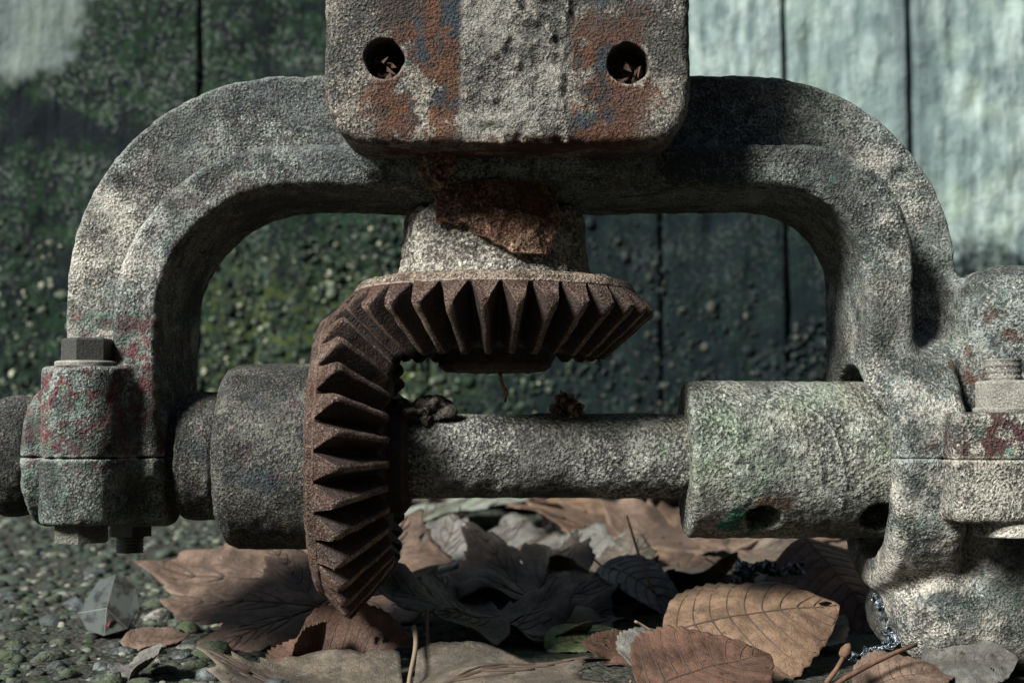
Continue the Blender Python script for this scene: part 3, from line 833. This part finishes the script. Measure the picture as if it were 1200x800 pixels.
    if kind != 'palmate': Q = Q[:, ::-1]
    if seed % 3 != 2:
        ctr = B.reshape(-1, 3)[Q].mean(1); keep = np.ones(len(Q), bool)
        for _ in range(int(rng.integers(2, 6))):
            c = B.reshape(-1, 3)[rng.integers(0, len(W))]; rh = rng.uniform(.012, .035)
            dd = np.hypot(ctr[:, 0]-c[0], (ctr[:, 1]-c[1])*rng.uniform(.6, 1.4)); keep &= dd > rh
        Q = Q[keep]
    me = make_mesh('blade', W, Q); b = link('blade', me, LM[mat], root, False)
    so = b.modifiers.new('thickness', 'SOLIDIFY'); so.thickness = .0006; so.offset = 0
    V = []; Fc = []
    for path, k in veins:
        p = np.array(path); d = deform(p[:, 0], p[:, 1]); d[:, 2] += .005
        w = d@m3.T
        r = np.linspace(.0013, .0006, len(w))*(.45+.55*k)*size/.15
        v, f = tube(w, r, 5); o = len(V); V += v; Fc += [tuple(x+o for x in q) for q in f]
    link('vein_network', make_mesh('vein_network', V, Fc), vein_mat or M_VEIN, root, False)
    if stalk:
        p = np.array([(.03*math.sin(3*s+ph[4])*s, -s*stalk) for s in np.linspace(0, 1, 12)]); d = deform(p[:, 0]*0+p[:, 0], np.clip(p[:, 1], -.05, 9)); d[:, 1] = p[:, 1]-cy
        d[:, 2] = d[0, 2]+np.linspace(0, .12, 12)
        w = d@m3.T; v, f = tube(w, np.linspace(.0009, .0012, 12)*size/.15, 6)
        link('stalk', make_mesh('stalk', v, f), M_VEINP if vein_mat is None else vein_mat, root, False)
    return root
def GP(px, py, z=0): return on_ground(px, py, z)
D = math.radians
LEAVES = [
 # name, label, kind, material, (px, py), heading deg (0 = away, 90 = right), size, dict
 ('big broad brown lobed leaf under the upright gear, its lobes over the gravel', 'palmate', 'brown', (345, 712), -88, .165, dict(tilt=(D(4), D(-22)), cup=.10, wave=.035, seed=1, stalk=.2)),
 ('wide tan leaf with rust spots and dark fanning veins in front of the gears', 'palmate', 'tan', (478, 836), 176, .185, dict(tilt=(D(-2), 0), cup=.03, wave=.045, full=True, seed=2, stalk=.45)),
 ('orange brown oval leaf with ribbed veins lying before the sleeve', 'oval', 'orange', (882, 776), 84, .105, dict(tilt=(D(8), D(26)), cup=-.20, fold=-.10, wave=.03, seed=3, width=.80, stalk=.15)),
 ('narrow lobed brown leaf lying in front of the big broad brown leaf', 'palmate', 'brown', (318, 742), -80, .105, dict(tilt=(D(2), D(-26)), cup=-.08, wave=.03, seed=41, stalk=.2)),
 ('reddish oval leaf tucked under the ribbed orange leaf', 'oval', 'red', (830, 806), 60, .085, dict(tilt=(D(8), D(22)), cup=-.15, wave=.03, seed=4, width=.7, stalk=.1)),
 ('dark brown drooping oval leaf against the bearing foot', 'oval', 'red', (985, 728), 158, .105, dict(tilt=(D(-32), D(14)), cup=-.2, fold=-.35, wave=.03, seed=5, width=.75, stalk=.1)),
 ('large orange brown lobed leaf with a long stalk lying behind the shaft', 'palmate', 'orange', (735, 655), -40, .20, dict(tilt=(D(16), D(4)), cup=.08, wave=.05, seed=6, stalk=.5)),
 ('pale grey green lobed leaf lying flat behind the shaft', 'palmate', 'pale', (540, 632), 80, .21, dict(tilt=(D(12), 0), cup=.05, wave=.05, seed=7, stalk=.2)),
 ('grey pointed leaf propped up beside the upright gear', 'palmate', 'grey', (515, 690), 12, .125, dict(tilt=(D(26), D(-8)), cup=.06, wave=.05, seed=8, stalk=.2)),
 ('dark folded leaf in the hollow below the shaft', 'palmate', 'dark', (640, 715), 20, .12, dict(tilt=(D(20), D(12)), cup=.10, fold=.12, wave=.10, seed=9, stalk=.2)),
 ('grey brown twisted leaf in the litter below the shaft', 'oval', 'grey', (690, 690), 130, .115, dict(tilt=(D(6), D(35)), cup=.25, fold=.2, wave=.09, seed=10, width=.5, stalk=.3)),
 ('narrow olive grey curled leaf arching over the litter', 'oval', 'grey', (752, 724), 150, .120, dict(tilt=(D(-18), D(28)), cup=-.5, fold=.3, wave=.02, seed=11, width=.22, stalk=.35)),
 ('small yellow green mossy leaf scrap on the dark soil', 'oval', 'moss', (682, 752), 66, .052, dict(tilt=(D(6), D(24)), cup=-.1, wave=.05, seed=12, width=.5, stalk=0)),
 ('grey leaf scrap beside the bearing foot', 'oval', 'grey', (1135, 795), 100, .052, dict(tilt=(D(6), D(28)), cup=-.2, wave=.06, seed=13, width=.8, stalk=0)),
 ('brown leaf half out of view below the forked twig', 'oval', 'brown', (1062, 800), 75, .060, dict(tilt=(D(5), D(20)), cup=-.2, wave=.04, seed=14, width=.6, stalk=.1)),
 ('dark flat leaf in the shade below the sleeve', 'palmate', 'dark', (860, 668), 60, .17, dict(tilt=(D(8), 0), cup=.1, wave=.07, seed=15, stalk=.3)),
 ('red brown curled leaf edge under the big brown leaf', 'oval', 'red', (418, 768), 105, .075, dict(tilt=(D(10), D(40)), cup=.5, fold=.5, wave=.07, seed=16, width=.55, stalk=0)),
 ('red brown rolled leaf lying beside the tan leaf', 'oval', 'red', (372, 776), 30, .045, dict(tilt=(D(35), D(-30)), cup=.7, fold=.6, wave=.05, seed=17, width=.7, stalk=0)),
 ('pale leaf on the gravel behind the shaft end', 'palmate', 'pale', (30, 612), 70, .17, dict(tilt=(D(8), 0), cup=.06, wave=.03, seed=18, stalk=.2)),
 ('grey crumpled leaf scrap on the gravel before the glass chunk', 'oval', 'grey', (172, 785), 20, .036, dict(tilt=(D(20), D(-20)), cup=.4, fold=.3, wave=.1, seed=19, width=.7, stalk=.4)),
 ('brown leaf scrap beside the glass chunk', 'oval', 'brown', (185, 748), 80, .046, dict(tilt=(D(6), D(15)), cup=.1, wave=.08, seed=20, width=.5, stalk=0)),
 ('brown leaf fragment behind the upright gear', 'palmate', 'brown', (440, 690), 40, .10, dict(tilt=(D(25), D(8)), cup=.2, wave=.05, seed=21, stalk=.2)),
 ('tan small leaf below the sleeve edge', 'palmate', 'brown', (640, 632), -30, .10, dict(tilt=(D(50), D(20)), cup=.2, wave=.05, seed=22, stalk=.2)),
 ('black brown leaf deep in the litter', 'palmate', 'dark', (560, 740), -30, .11, dict(tilt=(D(12), D(10)), cup=.25, wave=.1, seed=23, stalk=.2)),
 ('black brown leaf behind the mossy scrap', 'palmate', 'dark', (745, 705), 100, .12, dict(tilt=(D(8), D(-12)), cup=.2, wave=.1, seed=24, stalk=.3)),
 ('dim brown leaf below the end of the sleeve', 'oval', 'brown', (830, 690), 85, .10, dict(tilt=(D(5), D(28)), cup=.1, wave=.06, seed=25, width=.45, stalk=.3)),
 ('dark ribbed leaf beside the drooping leaf', 'oval', 'dark', (905, 715), 140, .09, dict(tilt=(D(-8), D(24)), cup=-.2, fold=-.2, wave=.06, seed=26, width=.6, stalk=.2)),
 ('brown leaf in shade between sleeve and bearing foot', 'palmate', 'brown', (930, 660), 10, .14, dict(tilt=(D(10), 0), cup=.1, wave=.06, seed=27, stalk=.2)),
 ('grey lobed leaf flat behind the pale leaf at the wall side', 'palmate', 'grey', (470, 606), -60, .22, dict(tilt=(D(8), 0), cup=.06, wave=.05, seed=31, stalk=.2)),
 ('washed out tan leaf between the pale leaf and the orange one', 'palmate', 'tan', (610, 612), 30, .20, dict(tilt=(D(8), D(-4)), cup=.08, wave=.06, seed=32, stalk=.2)),
 ('brown leaf far behind the sleeve against the wall foot', 'palmate', 'orange', (830, 614), 110, .22, dict(tilt=(D(10), 0), cup=.08, wave=.06, seed=33, stalk=.2)),
 ('dim grey leaf with holes below the middle of the shaft', 'palmate', 'grey', (610, 668), 150, .15, dict(tilt=(D(-4), D(12)), cup=.12, wave=.08, seed=34, stalk=.3)),
 ('dull brown leaf under the pale stem behind the shaft', 'palmate', 'brown', (800, 668), -110, .16, dict(tilt=(D(2), D(-14)), cup=.12, wave=.07, seed=35, stalk=.3)),
 ('dark brown leaf spread behind the film scrap', 'palmate', 'brown', (900, 640), -140, .18, dict(tilt=(D(2), D(-8)), cup=.1, wave=.07, seed=36, stalk=.3)),
 ('small brown leaf tip on the gravel behind the collar', 'oval', 'brown', (225, 606), 95, .08, dict(tilt=(D(4), D(14)), cup=.1, wave=.06, seed=37, width=.5, stalk=0)),
 ('dark crumpled leaf before the drooping leaf', 'oval', 'dark', (940, 752), 60, .07, dict(tilt=(D(10), D(25)), cup=.3, fold=.2, wave=.1, seed=38, width=.7, stalk=.2)),
 ('dark grey leaf scrap beside the base of the orange oval leaf', 'oval', 'grey', (772, 772), 40, .05, dict(tilt=(D(25), D(15)), cup=.2, wave=.08, seed=39, width=.7, stalk=0)),
 ('flat brown lobed leaf in the shade under the middle of the shaft', 'palmate', 'brown', (600, 728), -25, .11, dict(tilt=(D(10), D(4)), cup=.04, wave=.05, seed=43, stalk=.2)),
 ('brown lobed leaf lying across the dark leaf behind the mossy scrap', 'palmate', 'tan', (760, 700), 75, .12, dict(tilt=(D(4), D(14)), cup=.05, wave=.05, seed=44, stalk=.3)),
 ('dull red leaf scrap in front of the twisted grey leaf', 'oval', 'red', (720, 765), 20, .045, dict(tilt=(D(20), D(10)), cup=.4, fold=.2, wave=.1, seed=28, width=.6, stalk=0)),
]
for label, kind, mat, pp, hd, size, kw in LEAVES:
    make_leaf('fallen_leaf', label, kind, mat, GP(*pp), R(hd), size, **kw)

# ------------------------------------------------------------------ gravel
def build_gravel():
    rng = np.random.default_rng(21); rr = random.Random(4)
    bm = bmesh.new(); bmesh.ops.create_icosphere(bm, subdivisions=2, radius=1)
    bv = np.array([v.co[:] for v in bm.verts]); bf = np.array([[v.index for v in f.verts] for f in bm.faces]); bm.free()
    def stone(c1, c2, moss):
        m = NT('pebble'); info = m.n('ShaderNodeObjectInfo'); v = m.pos()
        n = m.noise(220, 4, .6); n2 = m.noise(70, 3, .6, off=3)
        col = m.mix(info.outputs['Random'], c1, c2)
        col = m.mix(m.step(n, .4, .6, 0, .75), col, (.026, .028, .025))
        col = m.mix(m.step(m.noise(110, 4, .6, off=9), .48, .6, 0, .85), col, (.022, .022, .019))
        nz = m.n('ShaderNodeNewGeometry')
        col = m.mix(m.step(n2, .60-moss, .70-moss, 0, .9), col, (.036, .048, .024))
        return m.done(col, .8, m.bump(n, 1.0, .003), .3)
    kinds = [('mossy green pebble bedded in the gravel below the split bearing block', 'mossy pebbles', stone((.045, .055, .045), (.11, .125, .09), .16)),
             ('plain slate grey pebble bedded in the gravel below the split bearing block', 'grey pebbles', stone((.035, .045, .048), (.12, .14, .14), -.3)),
             ('pale cream pebble bedded in the gravel below the split bearing block', 'pale pebbles', stone((.15, .15, .125), (.24, .23, .19), -.1))]
    shapes = []
    for k in range(12):
        v = bv*(1+.55*fbm(bv+k*5, 1.3, 2, k)[:, None])*np.array([1, rng.uniform(.65, .95), rng.uniform(.45, .7)])
        shapes.append(v)
    meshes = [[None]*12 for _ in kinds]
    for ki, kd in enumerate(kinds):
        for s in range(12):
            me = make_mesh('pebble', shapes[s], bf); me.materials.append(kd[2]); meshes[ki][s] = me
    placed = []
    def free(p, r):
        return all((p[0]-q[0])**2+(p[1]-q[1])**2 > (.8*(r+q[2]))**2 for q in placed)
    tries = 0; cnt = 0
    while cnt < 290 and tries < 6000:
        tries += 1
        px = rr.uniform(-10, 440)
        if px > 250 and rr.random() < .55: continue
        p = GP(px, rr.uniform(640, 812))
        r = rr.choice((.004, .005, .006, .0075, .0095, .013))*rr.uniform(.8, 1.2)
        if not free(p, r): continue
        placed.append((p.x, p.y, r)); cnt += 1
        ki = rr.choices((0, 1, 2), (.50, .38, .12))[0]
        o = bpy.data.objects.new('pebble', meshes[ki][rr.randrange(12)]); COL.objects.link(o)
        o.location = (p.x, p.y, float(ground_z(p.x, p.y))-r*.12); o.scale = (r, r, r); o.rotation_euler = (rr.uniform(-.3, .3), rr.uniform(-.3, .3), rr.uniform(0, 6.3))
        tag(o, kinds[ki][0], 'pebble', kinds[ki][1])
    # grit between and beyond: too many to count
    N = 9000
    px = rng.uniform(-.95, .75, N); py = rng.uniform(-.16, 1.17, N)
    keep = (rng.random(N) < np.where(px < -.05, 1, .25)); px, py = px[keep], py[keep]; N = len(px)
    r = rng.gamma(5, .00055, N).clip(.001, .0075)*np.where(py > .35, 1.7, 1)
    base = np.array(shapes)[rng.integers(0, 12, N)]
    an = rng.uniform(0, 6.28, N); c, s = np.cos(an), np.sin(an)
    bx = base[:, :, 0]*c[:, None]-base[:, :, 1]*s[:, None]; by = base[:, :, 0]*s[:, None]+base[:, :, 1]*c[:, None]
    V = np.stack([bx, by, base[:, :, 2]], -1)*r[:, None, None]+np.stack([px, py, ground_z(px, py)+r*.05], 1)[:, None, :]
    Fc = (bf[None]+(np.arange(N)*len(bv))[:, None, None]).reshape(-1, 3)
    m = NT('grit'); geo = m.n('ShaderNodeNewGeometry'); cr = m.n('ShaderNodeValToRGB'); m.ln(geo.outputs['Random Per Island'], cr.inputs[0])
    e = cr.color_ramp.elements; e[0].color = (.010, .013, .013, 1); e[1].color = (.19, .19, .15, 1)
    for p, cc in ((.4, (.016, .026, .018)), (.72, (.036, .046, .038)), (.92, (.10, .11, .09))):
        q = cr.color_ramp.elements.new(p); q.color = (*cc, 1)
    n = m.noise(260, 3, .6)
    col = m.mix(m.step(n, .5, .65, 0, .7), cr.outputs[0], (.03, .04, .02))
    o = link('gravel', make_mesh('gravel', V.reshape(-1, 3), Fc), m.done(col, .8, m.bump(n, .6, .0012), .3)); o['kind'] = 'stuff'
    tag(o, 'fine mossy gravel and grit spread over the soil', 'gravel')
build_gravel()

# ------------------------------------------------------------------ glass chunk, foil, twigs
def build_bits():
    rng = random.Random(12)
    p = GP(130, 738); s = .0205
    pts = [(-1.0, -.35, .55), (-.55, -.75, .05), (.05, -.95, -.1), (.75, -.75, .1), (1.0, -.2, .75), (.75, .1, 1.35), (.1, .0, 1.75), (-.5, .15, 1.5), (.05, -.75, .75),
           (-.9, .6, .6), (.9, .7, .5), (0, .9, 1.2), (-.4, .7, -.15), (.5, .7, -.15)]
    bm = bmesh.new()
    for q in pts: bm.verts.new(Vector(q)*s)
    bmesh.ops.convex_hull(bm, input=bm.verts)
    bmesh.ops.dissolve_limit(bm, angle_limit=R(12), verts=bm.verts, edges=bm.edges)
    bv_ = bmesh.ops.bevel(bm, geom=bm.edges[:], offset=.00028, segments=1, affect='EDGES', material=1)
    me = bpy.data.meshes.new('glass_chunk'); bm.to_mesh(me); bm.free()
    m = NT('thick bottle glass')
    m.b.inputs['Transmission Weight'].default_value = .6; m.b.inputs['IOR'].default_value = 1.5
    n = m.noise(90, 4, .6, m.obj())
    col = m.mix(m.step(n, .45, .62, 0, .8), (.14, .16, .145), (.035, .028, .03))
    gl = m.done(col, .08, m.bump(n, .2, .0006), .6)
    root = thing('glass_chunk', 'thick angular chunk of dirty clear glass lying on the gravel', 'glass', (p.x, p.y, 0.001))
    o = link('glass_body', me, gl, root, False); me.materials.append(NT('chipped frosted edge').done((.05, .048, .045), .4, None, .6))
    V = [Vector(q)*s for q in ((.12, -.93, .22), (.24, -.92, .36), (.30, -.90, .44), (.18, -.94, .20))]
    V = V+[v+Vector((0, .002, 0)) for v in V]
    link('red_stain', make_mesh('red_stain', V, [(3, 2, 1, 0), (4, 5, 6, 7), (0, 1, 5, 4), (1, 2, 6, 5), (2, 3, 7, 6), (3, 0, 4, 7)], False), NT('red paint chip').done((.20, .012, .02), .5), root, False)
    # crumpled shiny film
    fm = NT('shiny film'); nn = fm.noise(260, 4, .6)
    film = fm.done(fm.mix(fm.step(nn, .4, .6), (.03, .045, .06), (.30, .34, .38)), .28, fm.bump(nn, 1.0, .004), .8, .85)
    def strip(path, w, seed, label):
        rn = np.random.default_rng(seed); P = [Vector(q) for q in path]; n = 60; nw = 9; V = []
        for i in range(n):
            t = i/(n-1)*(len(P)-1); k = min(int(t), len(P)-2); c = P[k].lerp(P[k+1], t-k)
            for j in range(nw):
                u = (j/(nw-1)-.5)*w*(1+.3*math.sin(i*.7))
                q = c+Vector((u, u*.3, 0)); h = rn.normal(0, .0022, 3); V.append((q.x+h[0], q.y+h[1], q.z+abs(h[2])*1.4))
        i = np.arange(n-1)[:, None]*nw; j = np.arange(nw-1)[None, :]
        Q = np.stack([i+j, i+j+1, i+nw+j+1, i+nw+j], 2).reshape(-1, 4)
        o = link('film_strip', make_mesh('film_strip', V, Q, False), film); so = o.modifiers.new('t', 'SOLIDIFY'); so.thickness = .0004
        tag(o, label, 'film')
    strip([at_depth(1030, 702, .0), at_depth(1044, 722, -.01), at_depth(1050, 745, -.02), at_depth(1040, 762, -.03), at_depth(1008, 778, -.04)], .007, 5, 'crumpled strip of shiny bluish film below the bearing foot')
    strip([at_depth(875, 690, .10), at_depth(872, 672, .10), at_depth(892, 668, .11), at_depth(912, 676, .11), at_depth(932, 672, .12)], .010, 6, 'scrap of torn shiny film among leaves below the sleeve')
    tw = NT('twig bark'); nb = tw.noise(300, 3, .6); TW = tw.done(tw.mix(nb, (.05, .028, .018), (.17, .10, .065)), .8, tw.bump(nb, .6, .001))
    def twig(label, pts, r0, r1, bud=None, extra=None):
        path = [at_depth(*q) for q in pts]
        t = thing('twig', label, 'twig', path[0])
        v, f = tube([q-path[0] for q in path], np.linspace(r0, r1, len(path)), 8); link('stem', make_mesh('stem', v, f), TW, t, False)
        if extra:
            e = [at_depth(*q) for q in extra]; v, f = tube([q-path[0] for q in e], np.linspace(r1*1.3, r1, len(e)), 7); link('side_shoot', make_mesh('side_shoot', v, f), TW, t, False)
        if bud:
            q = at_depth(*bud)-path[0]; me = lathe('bud', [(.0001, -.004), (.0026, -.002), (.0030, .001), (.0018, .004), (.0001, .0055)], 12, .001, Matrix.Translation(q)@Matrix.Rotation(.5, 4, 'Y')); link('bud', me, TW, t, False)
    twig('forked brown twig with a dark bud before the bearing foot', [(968, 806, -.095), (990, 794, -.090), (1020, 778, -.080), (1050, 764, -.072), (1074, 755, -.066)], .0018, .0011, (990, 764, -.09), [(968, 800, -.096), (980, 784, -.093), (990, 766, -.09)])
    twig('thin pale stem leaning over the orange leaf behind the shaft', [(765, 692, .16), (752, 660, .19), (744, 635, .22), (735, 605, .26)], .0012, .0009)
    twig('straight thin leaf stalk rising from the tan leaf', [(503, 770, -.02), (501, 745, -.005), (500, 715, .01)], .0012, .0010)
    twig('dry bent twig lying in the litter below the sleeve', [(815, 700, .10), (850, 708, .08), (880, 716, .06), (915, 725, .05)], .0010, .0008)
build_bits()

# ------------------------------------------------------------------ unseen walls added behind and right of the camera to block low sky light
def sky_block_wall(label, x0, x1, y0, y1, h):
    m = NT('added sky blocking wall'); n = m.noise(8, 5, .65); n2 = m.noise(60, 4, .6, off=3)
    mat = m.done(m.mix(n, (.035, .040, .035), (.09, .09, .075)), .9, m.bump(n2, .8, .01))
    W = thing('sky_block_wall', label, 'wall', ((x0+x1)/2, (y0+y1)/2, 0))
    def box(nm, a, b, c, d, z0, z1):
        v = [(x, y, z) for z in (z0, z1) for x, y in ((a, c), (b, c), (b, d), (a, d))]
        link(nm, make_mesh(nm, v, [(3, 2, 1, 0), (4, 5, 6, 7), (0, 1, 5, 4), (1, 2, 6, 5), (2, 3, 7, 6), (3, 0, 4, 7)], False), mat, W)
    box('masonry', x0, x1, y0, y1, -.1, h); box('coping', x0-.04, x1+.04, y0-.04, y1+.04, h, h+.07)
sky_block_wall('added dark masonry wall behind the camera, unseen, blocking low sky light', -3.2, 2.6, -3.3, -3.05, 2.1)
sky_block_wall('added tall masonry wall on the right, unseen, blocking low sky light', 2.0, 2.25, -3.0, 1.15, 2.9)
